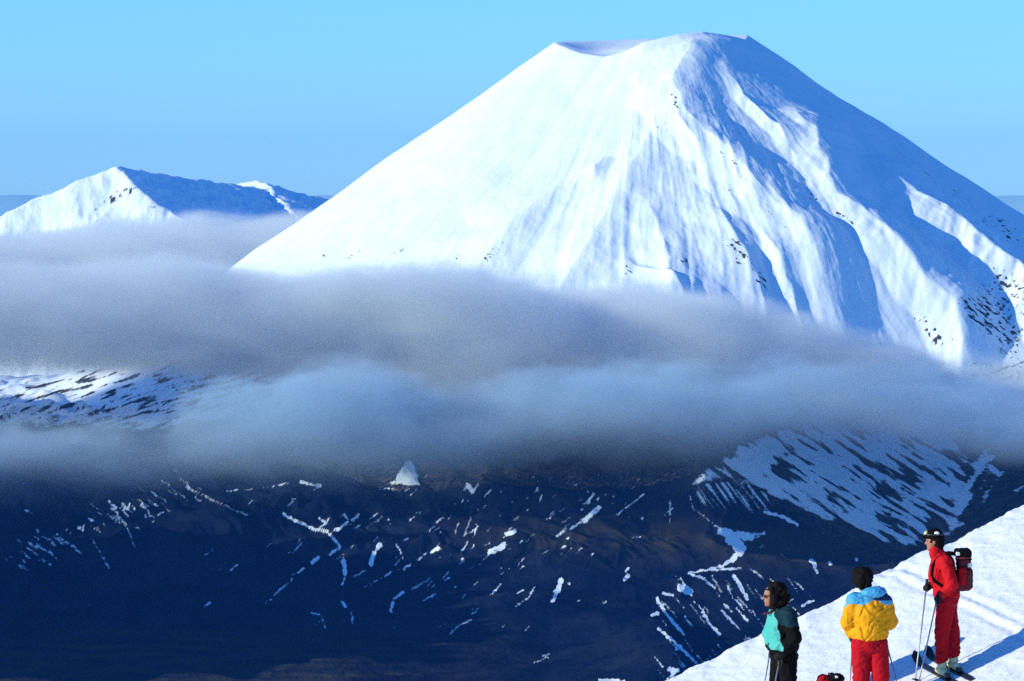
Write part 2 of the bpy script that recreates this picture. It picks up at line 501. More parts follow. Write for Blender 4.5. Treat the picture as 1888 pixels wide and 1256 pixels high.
ROCK = mountain_material('cone_snow_and_rock', (0.035, 0.033, 0.034), (0.085, 0.075, 0.068), 0.05, bump=1.2)
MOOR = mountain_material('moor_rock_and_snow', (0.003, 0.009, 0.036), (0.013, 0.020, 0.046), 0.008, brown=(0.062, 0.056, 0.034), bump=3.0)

# volcano
thf = np.radians(np.concatenate([np.linspace(168, 372, 1000, endpoint=False), np.linspace(12, 168, 90, endpoint=False)]))
rg = np.concatenate([np.linspace(2, RR - 8, 26), np.linspace(RR - 5, 1150, 330), np.linspace(1156, 1640, 70)])
R_, T_ = np.meshgrid(rg, thf, indexing='ij')
X = CX + R_ * np.cos(T_)
Y = CYY + R_ * np.sin(T_)
Z, _, _ = height(X, Y)
Z[-1] -= 12
PX, PY = w2px(X, Y, Z)
SN = snow_cover(PX, PY, True)
SN = np.where(np.sin(T_) > 0.1, 0.9, SN)
vol = grid_mesh('volcano', X, Y, Z, [ROCK], {'snow': SN}, wrap=True)
tag(vol, 'steep snow covered volcano cone with flat crater rim rising above the cloud', kind='structure')

# foothills
cols = np.concatenate([np.linspace(-4000, -140, 60, endpoint=False), np.linspace(-140, 1900, 1000), np.linspace(1910, 5800, 50)])
rows = np.concatenate([np.linspace(900, 8400, 30, endpoint=False), np.linspace(8400, 11200, 330), np.linspace(11260, 14500, 40), np.linspace(15000, 44000, 20)])
YY, UU = np.meshgrid(rows, (cols - 944.0) / FPX, indexing='ij')
XX = UU * YY
ZZ, rr_, th_ = height(XX, YY)
ZZ = np.where(rr_ < 1560, ZZ - 40 * sstep(1600, 1500, rr_) - 400 * sstep(1450, 700, rr_), ZZ)
PX, PY = w2px(XX, YY, ZZ)
SN = snow_cover(PX, PY, True)
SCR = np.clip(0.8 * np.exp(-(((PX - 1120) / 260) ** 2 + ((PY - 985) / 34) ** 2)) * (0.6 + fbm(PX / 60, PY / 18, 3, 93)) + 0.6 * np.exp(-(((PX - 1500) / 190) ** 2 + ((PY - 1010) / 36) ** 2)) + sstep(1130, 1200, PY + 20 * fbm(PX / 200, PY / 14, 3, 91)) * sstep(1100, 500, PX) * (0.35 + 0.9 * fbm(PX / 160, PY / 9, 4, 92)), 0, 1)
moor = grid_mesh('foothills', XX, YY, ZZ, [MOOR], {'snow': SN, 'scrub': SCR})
tag(moor, 'dark moorland and foothills under the cloud streaked with snow drifts', kind='structure')

# ------------------------------------------------------------------ far mountain behind on the left
def far_mountain():
    D = 17000.0
    k = D / FPX
    x0, z0 = px2w(207, 312, D)
    x2, z2 = px2w(470, 335, D)
    xs = np.concatenate([np.linspace(-5200, px2w(-60, 0, D)[0], 30, endpoint=False), np.linspace(px2w(-60, 0, D)[0], px2w(640, 0, D)[0], 330), np.linspace(px2w(645, 0, D)[0], 2500, 30)])
    ys = np.concatenate([np.linspace(D - 1500, D - 500, 30, endpoint=False), np.linspace(D - 500, D + 900, 260), np.linspace(D + 920, D + 3500, 20)])
    Yf, Xf = np.meshgrid(ys, xs, indexing='ij')
    wx = fbm(Xf / 160, Yf / 160, 3, 101) * 26
    wy = fbm(Xf / 160 + 9, Yf / 160, 3, 102) * 26

    def peak(xp, yp, zp, planes):
        dx, dy = Xf - xp + wx, Yf - yp + wy
        z = None
        for gx, gy, off in planes:
            p = zp + off + gx * dx + gy * dy
            z = p if z is None else smin(z, p, 5.0)
        return z
    zA = peak(x0, D, z0 + 3, [(0.37, 1.15, 0), (-0.49, 0.22, 0), (0.47, -0.42, 8)])
    # the shaded face rides along a crest that draws away to the right
    zB = peak(x2, D + 700, z2 - 10, [(0.45, 0.42, 0), (-0.40, 0.14, 0), (-0.1, -0.5, 40)])
    zL = peak(px2w(60, 370, D)[0], D + 150, px2w(60, 366, D)[1], [(0.40, 0.5, 0), (0.28, -0.5, 60), (-0.7, 0.5, 60)])
    z = smax(zA, zB, 8.0)
    z = np.maximum(z, -600)
    z = z + 7.0 * fbm(Xf / 70, Yf / 70, 4, 103) + 5 * ridged(Xf / 50, Yf / 110, 3, 104)
    px, py = w2px(Xf, Yf, z)
    rk = np.exp(-(((px - 205) / 40) ** 2 + ((py - 368 + (px - 205) * 0.5) / 12) ** 2)) + np.exp(-(((px - 285) / 14) ** 2 + ((py - 380) / 6) ** 2)) + 0.8 * np.exp(-(((px - 365) / 10) ** 2 + ((py - 402) / 4) ** 2)) + 0.6 * np.exp(-(((px - 240) / 14) ** 2 + ((py - 350) / 10) ** 2))
    spk = fbm((px * 0.8 - py * 0.5) / 12, (py * 0.8 + px * 0.5) / 4, 3, 105)
    sn = np.clip(1 - rk * (0.45 + 1.3 * spk), 0, 1)
    m = mountain_material('far_snow_and_rock', (0.05, 0.05, 0.055), (0.09, 0.085, 0.08), 0.05, bump=2.0)
    o = grid_mesh('far_mountain', Xf, Yf, z, [m], {'snow': sn})
    tag(o, 'low snowy mountain with a shaded right face beyond the cloud', kind='structure')


far_mountain()

# distant land closing the horizon
def horizon_hills():
    an = np.radians(np.linspace(64, 116, 400))
    rs = np.linspace(38000, 43500, 14)
    R2, A2 = np.meshgrid(rs, an, indexing='ij')
    hx = R2 * np.cos(A2); hy = R2 * np.sin(A2)
    prof = np.sin(np.clip((R2 - 38000) / 5500, 0, 1) * np.pi)
    top = -120 + 30 * fbm(A2 * 40, A2 * 0 + 3, 4, 111)
    z = -800 + (800 + top) * prof
    g = NT('haze_tinted_land')
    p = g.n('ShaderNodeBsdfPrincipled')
    p.inputs['Base Color'].default_value = (0.40, 0.70, 0.72, 1)  # pale haze tint painted into the land's own colour
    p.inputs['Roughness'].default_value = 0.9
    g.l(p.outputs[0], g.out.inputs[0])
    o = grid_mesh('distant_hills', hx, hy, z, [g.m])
    tag(o, 'faint blue land along the horizon', kind='structure')


horizon_hills()

# ------------------------------------------------------------------ near snow slope
GX, GY = 0.36, 0.24
RX, RZ = px2w(1747, 1240, 70.0)                     # under the red skier
EDGE = [(300, 1700), (900, 1412), (1225, 1258), (1340, 1204), (1475, 1141), (1560, 1098), (1620, 1062), (1662, 1040), (1700, 1021), (1755, 1003), (1800, 981), (1850, 955), (1888, 936), (2000, 880), (2600, 620)]


def plane_z(x, y):
    return RZ + GX * (x - RX) + GY * (y - 70.0)


def edge_pts():
    out = []
    for px, py in EDGE:
        py -= 17
        a, b = px2w(px, py, 1.0)                    # x = a*y, z = b*y
        y = (RZ - GX * RX - GY * 70.0) / (b - GX * a - GY)
        out.append((a * y, y))
    return np.array(sorted(out))


EP = edge_pts()


def snow_z(x, y, detail=True):
    x = np.asarray(x, float); y = np.asarray(y, float)
    ye = np.interp(x, EP[:, 0], EP[:, 1])
    ye = ye + 3.0 * np.maximum(x - EP[-1, 0], 0) * 0.1
    p = plane_z(x, y)
    t = y - ye
    z = np.where(t < 0, p, plane_z(x, ye) - 0.75 * np.maximum(t, 0) + 0.0)
    # round the lip a little
    z = z - 0.10 * np.exp(-(t / 0.45) ** 2) * (t < 0) - 0.10 * np.exp(-(t / 0.45) ** 2) * (t >= 0)
    # towards the viewer the ground dips through a gully and climbs to the viewpoint
    q = np.clip((66.0 - y) / 66.0, 0, 1)
    near = -1.7 - 0.115 * np.clip(y, 0, 70)
    near = near + 0.10 * np.maximum(x, 0) * 0
    wgt = sstep(66, 48, y)
    z = z * (1 - wgt) + np.minimum(near, near + 0 * x) * wgt
    if detail:
        z = z + 0.030 * fbm(x / 1.3, y / 1.6, 3, 121) + 0.012 * fbm(x / 0.28, y / 0.35, 3, 122) + 0.008 * fbm(x / 0.09, y / 0.11, 2, 123)
        z = z + 0.06 * fbm(x / 0.4, y / 2.0, 4, 125) * np.exp(-(t / 0.8) ** 2)
        z = z + 0.016 * ridged((x + 0.4 * y) / 0.55, (y - 0.4 * x) / 2.2, 3, 126) 
        for ox, sl_, wob in ((6.35, -0.30, 1.0), (6.55, -0.30, 1.0)):
            c = x - (ox + sl_ * (y - 70.0) + 0.05 * np.sin(y * 0.9 + wob))
            z = z - 0.014 * np.exp(-(c / 0.05) ** 2) + 0.005 * np.exp(-((np.abs(c) - 0.12) / 0.05) ** 2)
    return z


gxs = np.concatenate([-np.geomspace(400, 6, 40), np.linspace(-5, 1.2, 24), np.linspace(1.24, 9.6, 330), np.linspace(9.8, 20, 30), np.geomspace(21, 400, 24)])
gys = np.concatenate([np.linspace(-60, 50, 40, endpoint=False), np.linspace(50, 65.5, 40, endpoint=False), np.linspace(65.5, 84, 460), np.geomspace(84.5, 1300, 60)])
GYm, GXm = np.meshgrid(gys, gxs, indexing='ij')
GZ = snow_z(GXm, GYm)


def snow_material():
    g = NT('slope_snow')
    n1 = g.noise(1.1, 5, 0.6)
    n2 = g.noise(14, 4, 0.65)
    c = g.mix(g.ramp(n1.outputs[0], 0.3, 0.7), (0.80, 0.83, 0.86), (0.88, 0.89, 0.90))
    c = g.mix(g.ramp(n2.outputs[0], 0.62, 0.78, 0, 0.35), c, (0.60, 0.64, 0.68))
    p = g.n('ShaderNodeBsdfPrincipled')
    g.l(c, p.inputs['Base Color'])
    p.inputs['Roughness'].default_value = 0.6
    p.inputs['Specular IOR Level'].default_value = 0.3
    b = g.n('ShaderNodeBump')
    b.inputs['Strength'].default_value = 0.6
    b.inputs['Distance'].default_value = 0.04
    n3 = g.noise(9, 6, 0.7)
    g.l(n3.outputs[0], b.inputs['Height'])
    g.l(b.outputs[0], p.inputs['Normal'])
    g.l(p.outputs[0], g.out.inputs[0])
    return g.m


slope = grid_mesh('snow_slope', GXm, GYm, GZ, [snow_material()])
tag(slope, 'bright sunlit snow slope under the skiers', kind='structure')


# ------------------------------------------------------------------ cloud banks
def cloud(name, label, box, top, bot, dens, yref, soft=(22, 40), col=(0.78, 0.88, 1.0), g_=0.05, nscale=1 / 260.0, namp=330, step=55.0, seed=0.0, flat=1.0, gaps=None):
    """box of cloud; top / bot: lists of (photograph column, row) turned into heights at depth yref"""
    x0, x1, y0, y1 = box

    def conv(pts):
        return [(px2w(p, q, yref)[0], px2w(p, q, yref)[1]) for p, q in pts]
    T, B = conv(top), conv(bot)
    zmin = min(z for _, z in B) - 130
    zmax = max(z for _, z in T) + 110
    me = bpy.data.meshes.new(name)
    vs = [(x, y, z) for z in (zmin, zmax) for y in (y0, y1) for x in (x0, x1)]
    me.from_pydata(vs, [], [(0, 2, 3, 1), (4, 5, 7, 6), (0, 1, 5, 4), (2, 6, 7, 3), (0, 4, 6, 2), (1, 3, 7, 5)])
    o = bpy.data.objects.new(name, me)
    COL.objects.link(o)
    g = NT(name + '_vapour')
    tc = g.n('ShaderNodeTexCoord').outputs['Object']
    sp = g.n('ShaderNodeSeparateXYZ')
    g.l(tc, sp.inputs[0])
    xo, yo, zo = sp.outputs

    def curve(pts):
        xs = [p[0] for p in pts]
        lo, hi = min(xs), max(xs)
        zl, zh = min(p[1] for p in pts) - 1, max(p[1] for p in pts) + 1
        fc = g.n('ShaderNodeFloatCurve')
        c = fc.mapping.curves[0]
        while len(c.points) > 2:
            c.points.remove(c.points[1])
        P = [((x - lo) / (hi - lo), (z - zl) / (zh - zl)) for x, z in sorted(pts)]
        c.points[0].location = P[0]
        c.points[1].location = P[-1]
        for q in P[1:-1]:
            c.points.new(*q)
        for q in c.points:
            q.handle_type = 'AUTO_CLAMPED'
        fc.mapping.update()
        g.l(g.ramp(xo, lo, hi, 0, 1, False), fc.inputs['Value'])
        return g.math('MULTIPLY_ADD', fc.outputs[0], zh - zl, zl)
    mp = g.n('ShaderNodeMapping')
    mp.inputs['Scale'].default_value = (0.8, 0.8, 1.3 * flat)
    mp.inputs['Location'].default_value = (seed * 977, seed * 331, seed * 57)
    g.l(tc, mp.inputs[0])
    nz = g.noise(nscale, 5, 0.58, mp.outputs[0])
    nn = g.math('MULTIPLY', g.math('SUBTRACT', nz.outputs[0], 0.5), namp)
    zt = g.math('SUBTRACT', g.math('ADD', curve(T), nn), zo)           # > 0 below the top
    zb = g.math('SUBTRACT', zo, g.math('ADD', curve(B), nn))
    d = g.math('MULTIPLY', g.ramp(zt, -soft[0] * 0.4, soft[0] * 1.6), g.ramp(zb, -soft[1] * 0.3, soft[1] * 1.7))
    ym, yh = (y0 + y1) / 2, (y1 - y0) / 2
    ed = g.ramp(g.math('ABSOLUTE', g.math('SUBTRACT', yo, ym)), yh * 0.55, yh * 0.97, 1, 0)
    d = g.math('MULTIPLY', d, ed)
    xm, xh = (x0 + x1) / 2, (x1 - x0) / 2
    d = g.math('MULTIPLY', d, g.ramp(g.math('ABSOLUTE', g.math('SUBTRACT', xo, xm)), xh * 0.85, xh * 0.99, 1, 0))
    d = g.math('MULTIPLY', d, g.ramp(nz.outputs[0], 0.36, 0.64, 0.25, 1.7))
    d = g.math('MULTIPLY', d, dens)
    v = g.n('ShaderNodeVolumePrincipled')
    v.inputs['Color'].default_value = (*col, 1)
    v.inputs['Anisotropy'].default_value = g_
    g.l(d, v.inputs['Density'])
    g.l(v.outputs[0], g.out.inputs['Volume'])
    me.materials.append(g.m)
    dim = ((x1 - x0) + (y1 - y0) + (zmax - zmin)) / 3.0
    g.m.cycles.volume_step_rate = step / (dim / 10.0)
    tag(o, label, 'cloud', kind='stuff')
    return o


cloud('cloud_bank', 'broad grey blue stratus band crossing in front of the volcano foot',
      (-3600, 3200, 10150, 11350),
      [(-2400, 470), (-200, 480), (0, 482), (250, 480), (430, 490), (600, 498), (900, 520), (1150, 542), (1350, 560), (1500, 590), (1650, 640), (1750, 668), (1888, 700), (2600, 780)],
      [(-2400, 690), (-200, 690), (0, 692), (200, 698), (400, 706), (520, 728), (700, 770), (1000, 790), (1400, 800), (1888, 830), (2600, 880)],
      0.007, 10700, seed=1.0, col=(0.93, 0.99, 1.0), namp=230, flat=1.3)
cloud('low_cloud', 'lower puffy roll of blue cloud lying on the dark foothills',
      (-3600, 3200, 9750, 10550),
      [(-2400, 740), (-200, 745), (0, 775), (150, 812), (260, 815), (330, 785), (420, 755), (520, 722), (620, 700), (760, 715), (900, 705), (1050, 680), (1150, 670), (1300, 700), (1500, 720), (1700, 735), (1888, 760), (2600, 800)],
      [(-2400, 905), (-200, 905), (0, 900), (200, 892), (400, 880), (600, 872), (800, 860), (1000, 842), (1200, 830), (1350, 822), (1500, 800), (1700, 815), (1888, 850), (2600, 880)],
      0.006, 10150, seed=5.0, soft=(18, 80), namp=380, col=(0.62, 0.84, 1.0))  # blue colour paints in the shade this roll lies in
cloud('far_cloud', 'pale veil of cloud between the far mountain and the volcano',
      (-4200, 1400, 13700, 15200),
      [(-2400, 440), (-200, 432), (0, 430), (120, 424), (250, 410), (340, 402), (400, 398), (560, 402), (700, 410), (1400, 440)],
      [(-2400, 600), (0, 600), (600, 600), (1400, 600)],
      0.0045, 14400, seed=9.0, soft=(16, 40), namp=150, flat=2.0, col=(0.95, 0.99, 0.97))

# air between here and the mountains
def haze():
    me = bpy.data.meshes.new('haze')
    x0, x1, y0, y1, z0, z1 = -22000, 22000, -600, 45500, -1300, 345
    vs = [(x, y, z) for z in (z0, z1) for y in (y0, y1) for x in (x0, x1)]
    me.from_pydata(vs, [], [(0, 2, 3, 1), (4, 5, 7, 6), (0, 1, 5, 4), (2, 6, 7, 3), (0, 4, 6, 2), (1, 3, 7, 5)])
    o = bpy.data.objects.new('haze', me)
    COL.objects.link(o)
    g = NT('air')
    v = g.n('ShaderNodeVolumePrincipled')
    v.inputs['Color'].default_value = (0.06, 0.34, 1.0, 1)
    v.inputs['Density'].default_value = 0.75e-5
    v.inputs['Anisotropy'].default_value = 0.0
    g.l(v.outputs[0], g.out.inputs['Volume'])
    me.materials.append(g.m)
    tag(o, kind='stuff')


haze()


# ------------------------------------------------------------------ skiers: distance fields meshed as one continuous surface
def surface_nets(F, org, h):
    """F: 3D field (negative inside) -> verts, quads"""
    nx, ny, nz = F.shape
    S = F < 0
    c = [(0, 0, 0), (1, 0, 0), (0, 1, 0), (1, 1, 0), (0, 0, 1), (1, 0, 1), (0, 1, 1), (1, 1, 1)]
    sub = lambda A, o: A[o[0]:nx - 1 + o[0], o[1]:ny - 1 + o[1], o[2]:nz - 1 + o[2]]
    cnt = sum(sub(S, o).astype(int) for o in c)
    act = (cnt > 0) & (cnt < 8)
    idx = -np.ones(act.shape, int)
    cells = np.argwhere(act)
    idx[act] = np.arange(len(cells))
    acc = np.zeros((len(cells), 3)); num = np.zeros(len(cells))
    for i in range(8):
        for j in range(i + 1, 8):
            d = [abs(c[i][k] - c[j][k]) for k in range(3)]
            if sum(d) != 1: continue
            fa = sub(F, c[i])[act]; fb = sub(F, c[j])[act]
            m = (fa < 0) != (fb < 0)
            t = np.where(m, fa / np.where(m, fa - fb, 1), 0)
            p = np.array(c[i]) + t[:, None] * (np.array(c[j]) - np.array(c[i]))
            acc += p * m[:, None]; num += m
    V = (cells + acc / num[:, None]) * h + np.array(org)
    quads = []
    for ax in range(3):
        o1, o2 = [k for k in range(3) if k != ax]
        sl0 = [slice(1, n - 1) for n in (nx, ny, nz)]
        a = F[tuple(sl0)]
        sl1 = list(sl0); sl1[ax] = slice(2, (nx, ny, nz)[ax])
        b = F[tuple(sl1)]
        m = (a < 0) != (b < 0)
        g = np.argwhere(m) + 1
        inside = (a < 0)[m]
        def cell(d1, d2):
            q = g.copy(); q[:, o1] -= d1; q[:, o2] -= d2
            ok = (q[:, ax] < act.shape[ax])
            q[:, ax] = np.minimum(q[:, ax], act.shape[ax] - 1)
            return idx[q[:, 0], q[:, 1], q[:, 2]]
        Q = np.stack([cell(1, 1), cell(0, 1), cell(0, 0), cell(1, 0)], 1)
        fl = inside if ax != 1 else ~inside
        Q[~fl] = Q[~fl][:, ::-1]
        quads.append(Q[(Q >= 0).all(1)])
    return V, np.concatenate(quads)


def field(prims, h, k=0.03, fold=0.0, seed=0, pad=0.06):
    """prims: ('c', a, ra, b, rb) tapered limb, ('e', centre, radii[, zrot]) ellipsoid, ('b', centre, half, round[, zrot]) box"""
    los, his = [], []
    for p in prims:
        if p[0] == 'c':
            for q, r in ((p[1], p[2]), (p[3], p[4])):
                los.append(np.array(q) - r); his.append(np.array(q) + r)
        else:
            m = max(p[2]) * 1.2 if p[0] == 'e' else float(np.linalg.norm(p[2]))
            los.append(np.array(p[1]) - m); his.append(np.array(p[1]) + m)
    lo = np.min(los, 0) - pad; hi = np.max(his, 0) + pad
    n = np.ceil((hi - lo) / h).astype(int) + 2
    ax = [lo[i] + h * np.arange(n[i]) for i in range(3)]
    X, Y, Z = np.meshgrid(*ax, indexing='ij')
    F = None
    for p in prims:
        if p[0] == 'c':
            a, b = np.array(p[1], float), np.array(p[3], float)
            v = b - a
            t = np.clip(((X - a[0]) * v[0] + (Y - a[1]) * v[1] + (Z - a[2]) * v[2]) / max(v @ v, 1e-9), 0, 1)
            d = np.sqrt((X - a[0] - t * v[0]) ** 2 + (Y - a[1] - t * v[1]) ** 2 + (Z - a[2] - t * v[2]) ** 2) - (p[2] + (p[4] - p[2]) * t)
        else:
            rot = p[3 if p[0] == 'e' else 4] if len(p) > (3 if p[0] == 'e' else 4) else 0.0
            cx, cy, cz = p[1]
            dx, dy, dz = X - cx, Y - cy, Z - cz
            cr, sr = math.cos(rot), math.sin(rot)
            ux, uy = dx * cr + dy * sr, -dx * sr + dy * cr
            if p[0] == 'e':
                rx, ry, rz = p[2]
                q = np.sqrt((ux / rx) ** 2 + (uy / ry) ** 2 + (dz / rz) ** 2)
                d = (q - 1) * min(rx, ry, rz)
            else:
                hx, hy, hz = p[2]; ro = p[3]
                qx, qy, qz = np.abs(ux) - hx + ro, np.abs(uy) - hy + ro, np.abs(dz) - hz + ro
                d = np.sqrt(np.maximum(qx, 0) ** 2 + np.maximum(qy, 0) ** 2 + np.maximum(qz, 0) ** 2) + np.minimum(np.maximum(qx, np.maximum(qy, qz)), 0) - ro
        F = d if F is None else smin(F, d, k)
    if fold:
        w_ = 2.0 * noise2(X * 5, Z * 4 + Y * 3, seed + 2)
        F = F + fold * (1.5 * (np.abs(noise2((Z + 0.5 * X) * 8 + w_, (X + Y) * 4, seed)) - 0.35) + 1.3 * (np.abs(noise2((Z - 0.8 * X) * 13 + w_, (X - Y) * 6, seed + 1)) - 0.35) + 0.4 * noise2(X * 24 + Y * 12, Z * 24, seed + 3))
    return F, lo, X, Y, Z


MATS = {}


def mat(name, col, rough=0.7, spec=0.3, var=0.12, metal=0.0, scale=40, bump=0.15):
    if name in MATS: return MATS[name]
    g = NT(name)
    n = g.noise(scale, 4, 0.6)
    c = g.mix(n.outputs[0], tuple(min(1, x * (1 - var)) for x in col), tuple(min(1, x * (1 + var)) for x in col))
    p = g.n('ShaderNodeBsdfPrincipled')
    g.l(c, p.inputs['Base Color'])
    p.inputs['Roughness'].default_value = rough
    p.inputs['Specular IOR Level'].default_value = spec
    p.inputs['Metallic'].default_value = metal
    b = g.n('ShaderNodeBump')
    b.inputs['Strength'].default_value = bump
    b.inputs['Distance'].default_value = 0.01
    g.l(n.outputs[0], b.inputs['Height'])
    g.l(b.outputs[0], p.inputs['Normal'])
    g.l(p.outputs[0], g.out.inputs[0])
    MATS[name] = g.m
    return g.m


def link_mesh(name, V, Q, m, parent=None, smooth=True):
    me = bpy.data.meshes.new(name)
    me.from_pydata([tuple(v) for v in V], [], [tuple(int(i) for i in q) for q in Q])
    me.materials.append(m)
    for p in me.polygons: p.use_smooth = smooth
    me.update()
    o = bpy.data.objects.new(name, me)
    COL.objects.link(o)
    if parent: o.parent = parent
    return o


def blob(name, prims, m, parent=None, h=0.011, k=0.03, fold=0.0, seed=0, cut=None):
    F, lo, X, Y, Z = field(prims, h, k, fold, seed)
    if cut is not None:
        F = np.maximum(F, cut(X, Y, Z))
    V, Q = surface_nets(F, lo, h)
    return link_mesh(name, V, Q, m, parent)


def two_tone(prims, parent, pieces, h=0.011, k=0.03, fold=0.0, seed=0, cut=None):
    """one garment surface split along its seams: pieces = [(name, material, test(x, y, z))], the last takes the rest"""
    F, lo, X, Y, Z = field(prims, h, k, fold, seed)
    if cut is not None:
        F = np.maximum(F, cut(X, Y, Z))
    V, Q = surface_nets(F, lo, h)
    C = V[Q].mean(1)
    left = np.ones(len(Q), bool)
    for name, m, test in pieces:
        sel = left & (test(C[:, 0], C[:, 1], C[:, 2]) if test else True)
        left &= ~sel
        q = Q[sel]
        if len(q) == 0: continue
        u, inv = np.unique(q, return_inverse=True)
        link_mesh(name, V[u], inv.reshape(q.shape), m, parent)


def tube(name, pts, rad, m, parent=None, seg=8):
    V, Q = [], []
    pts = [Vector(p) for p in pts]
    rad = rad if isinstance(rad, (list, tuple)) else [rad] * len(pts)
    for i, p in enumerate(pts):
        d = (pts[min(i + 1, len(pts) - 1)] - pts[max(i - 1, 0)]).normalized()
        s = d.orthogonal().normalized(); t = d.cross(s)
        s = Vector((0.3, 1, 0.2)).cross(d).normalized(); t = d.cross(s)
        for j in range(seg):
            an = 2 * math.pi * j / seg
            V.append(p + (s * math.cos(an) + t * math.sin(an)) * rad[i])
    for i in range(len(pts) - 1):
        for j in range(seg):
            Q.append((i * seg + j, i * seg + (j + 1) % seg, (i + 1) * seg + (j + 1) % seg, (i + 1) * seg + j))
    b = len(V)
    Q.append(tuple(range(seg))[::-1]); Q.append(tuple((len(pts) - 1) * seg + j for j in range(seg)))
    return link_mesh(name, V, Q, m, parent)


def empty(name, loc, label, cat, group=None):
    o = bpy.data.objects.new(name, None)
    COL.objects.link(o)
    o.location = loc
    o.empty_display_size = 0.2
    tag(o, label, cat, group)
    return o


def ground(x, y):
    return float(snow_z(np.array([x]), np.array([y]))[0])


def place(px, py, dy=0.0):
    """foot point on the slope below the photograph's column, at depth 70 + dy"""
    y = 70.0 + dy
    x = px2w(px, py, y)[0]
    return Vector((x, y, ground(x, y)))


SKIN = mat('skin', (0.36, 0.15, 0.09), 0.55, 0.4, 0.1)
HAIR = mat('dark_hair', (0.006, 0.004, 0.0035), 0.8, 0.12, 0.3, scale=90, bump=0.6)
RED = mat('red_nylon', (0.52, 0.006, 0.012), 0.75, 0.12, 0.12)
RED2 = mat('red_trouser_nylon', (0.42, 0.004, 0.012), 0.75, 0.12, 0.12)
YEL = mat('yellow_nylon', (0.82, 0.33, 0.008), 0.75, 0.12, 0.06)
BLU = mat('sky_blue_nylon', (0.06, 0.34, 0.58), 0.6, 0.3, 0.08)
NVY = mat('navy_nylon', (0.012, 0.03, 0.10), 0.6, 0.3, 0.1)
TEAL = mat('teal_nylon', (0.06, 0.40, 0.36), 0.6, 0.3, 0.08)
DTEAL = mat('dark_teal_nylon', (0.004, 0.028, 0.040), 0.75, 0.12, 0.1)
BLK = mat('black_cloth', (0.004, 0.004, 0.005), 0.85, 0.10, 0.2)
GLV = mat('black_leather', (0.005, 0.005, 0.006), 0.7, 0.2, 0.2)
ALU = mat('pole_metal', (0.40, 0.40, 0.42), 0.4, 0.5, 0.05, 0.6)
PLB = mat('black_plastic', (0.012, 0.012, 0.014), 0.4, 0.5, 0.1)
BOOT = mat('cream_boot_plastic', (0.66, 0.62, 0.34), 0.35, 0.5, 0.08)
SKIT = mat('dark_ski_top', (0.015, 0.015, 0.02), 0.35, 0.5, 0.1)
MARO = mat('maroon_canvas', (0.12, 0.012, 0.020), 0.7, 0.25, 0.15)
WHT = mat('white_webbing', (0.75, 0.75, 0.72), 0.6, 0.3, 0.05)
LENS = mat('dark_lens', (0.01, 0.01, 0.012), 0.1, 0.8, 0.0)
YEL2 = mat('yellow_patch', (0.75, 0.62, 0.25), 0.6, 0.3, 0.05)


def V3(*a): return np.array(a, float)


def hand(c, d, s, n_):
    """palm and five bent fingers closed round a pole; c wrist, d direction of the forearm, s = +-1 thumb side, n_ = palm side"""
    c, d, n_ = V3(*c), V3(*d), V3(*n_)
    d = d / np.linalg.norm(d)
    n_ = n_ - d * (n_ @ d); n_ = n_ / np.linalg.norm(n_)
    t = np.cross(d, n_) * s
    P = [('c', c, 0.026, c + d * 0.05, 0.030), ('e', c + d * 0.055, (0.036, 0.036, 0.036))]
    for i, ln in enumerate((0.068, 0.076, 0.070, 0.056)):
        o = c + d * 0.078 + t * (0.033 - 0.021 * i)
        a = o + d * ln * 0.35 + n_ * 0.010
        b = a + d * ln * 0.10 + n_ * ln * 0.42
        e_ = b - d * ln * 0.34 + n_ * ln * 0.12
        P += [('c', o - d * 0.02, 0.0105, a, 0.0105), ('c', a, 0.0105, b, 0.0098), ('c', b, 0.0098, e_, 0.0088)]
    o = c + d * 0.03 + t * 0.030
    a = o + t * 0.020 + d * 0.022 + n_ * 0.016
    b = a + d * 0.020 + n_ * 0.022 - t * 0.012
    P += [('c', o, 0.014, a, 0.0125), ('c', a, 0.0125, b, 0.0105)]
    return P


def head_prims(c, yaw, r=1.0):
    """head with nose, brow, lips, chin and ears; yaw = direction the face looks, from +X counter-clockwise"""
    f = V3(math.cos(yaw), math.sin(yaw), 0); s = V3(-math.sin(yaw), math.cos(yaw), 0); u = V3(0, 0, 1)
    c = V3(*c)
    P = [('e', c + u * 0.025, (0.098 * r, 0.078 * r, 0.112 * r), yaw),
         ('e', c + f * 0.028 - u * 0.050, (0.062, 0.058, 0.070), yaw),
         ('e', c + f * 0.070 - u * 0.098, (0.020, 0.024, 0.018), yaw),
         ('c', c + f * 0.088 + u * 0.012, 0.010, c + f * 0.110 - u * 0.025, 0.013),
         ('c', c + f * 0.080 + s * 0.032 + u * 0.030, 0.012, c + f * 0.080 - s * 0.032 + u * 0.030, 0.012),
         ('c', c + f * 0.086 + s * 0.014 - u * 0.058, 0.008, c + f * 0.086 - s * 0.014 - u * 0.058, 0.008)]
    for q in (-1, 1):
        P.append(('e', c + s * q * 0.082 - f * 0.005 - u * 0.005, (0.018, 0.012, 0.030), yaw))
    return P, f, s, u, c


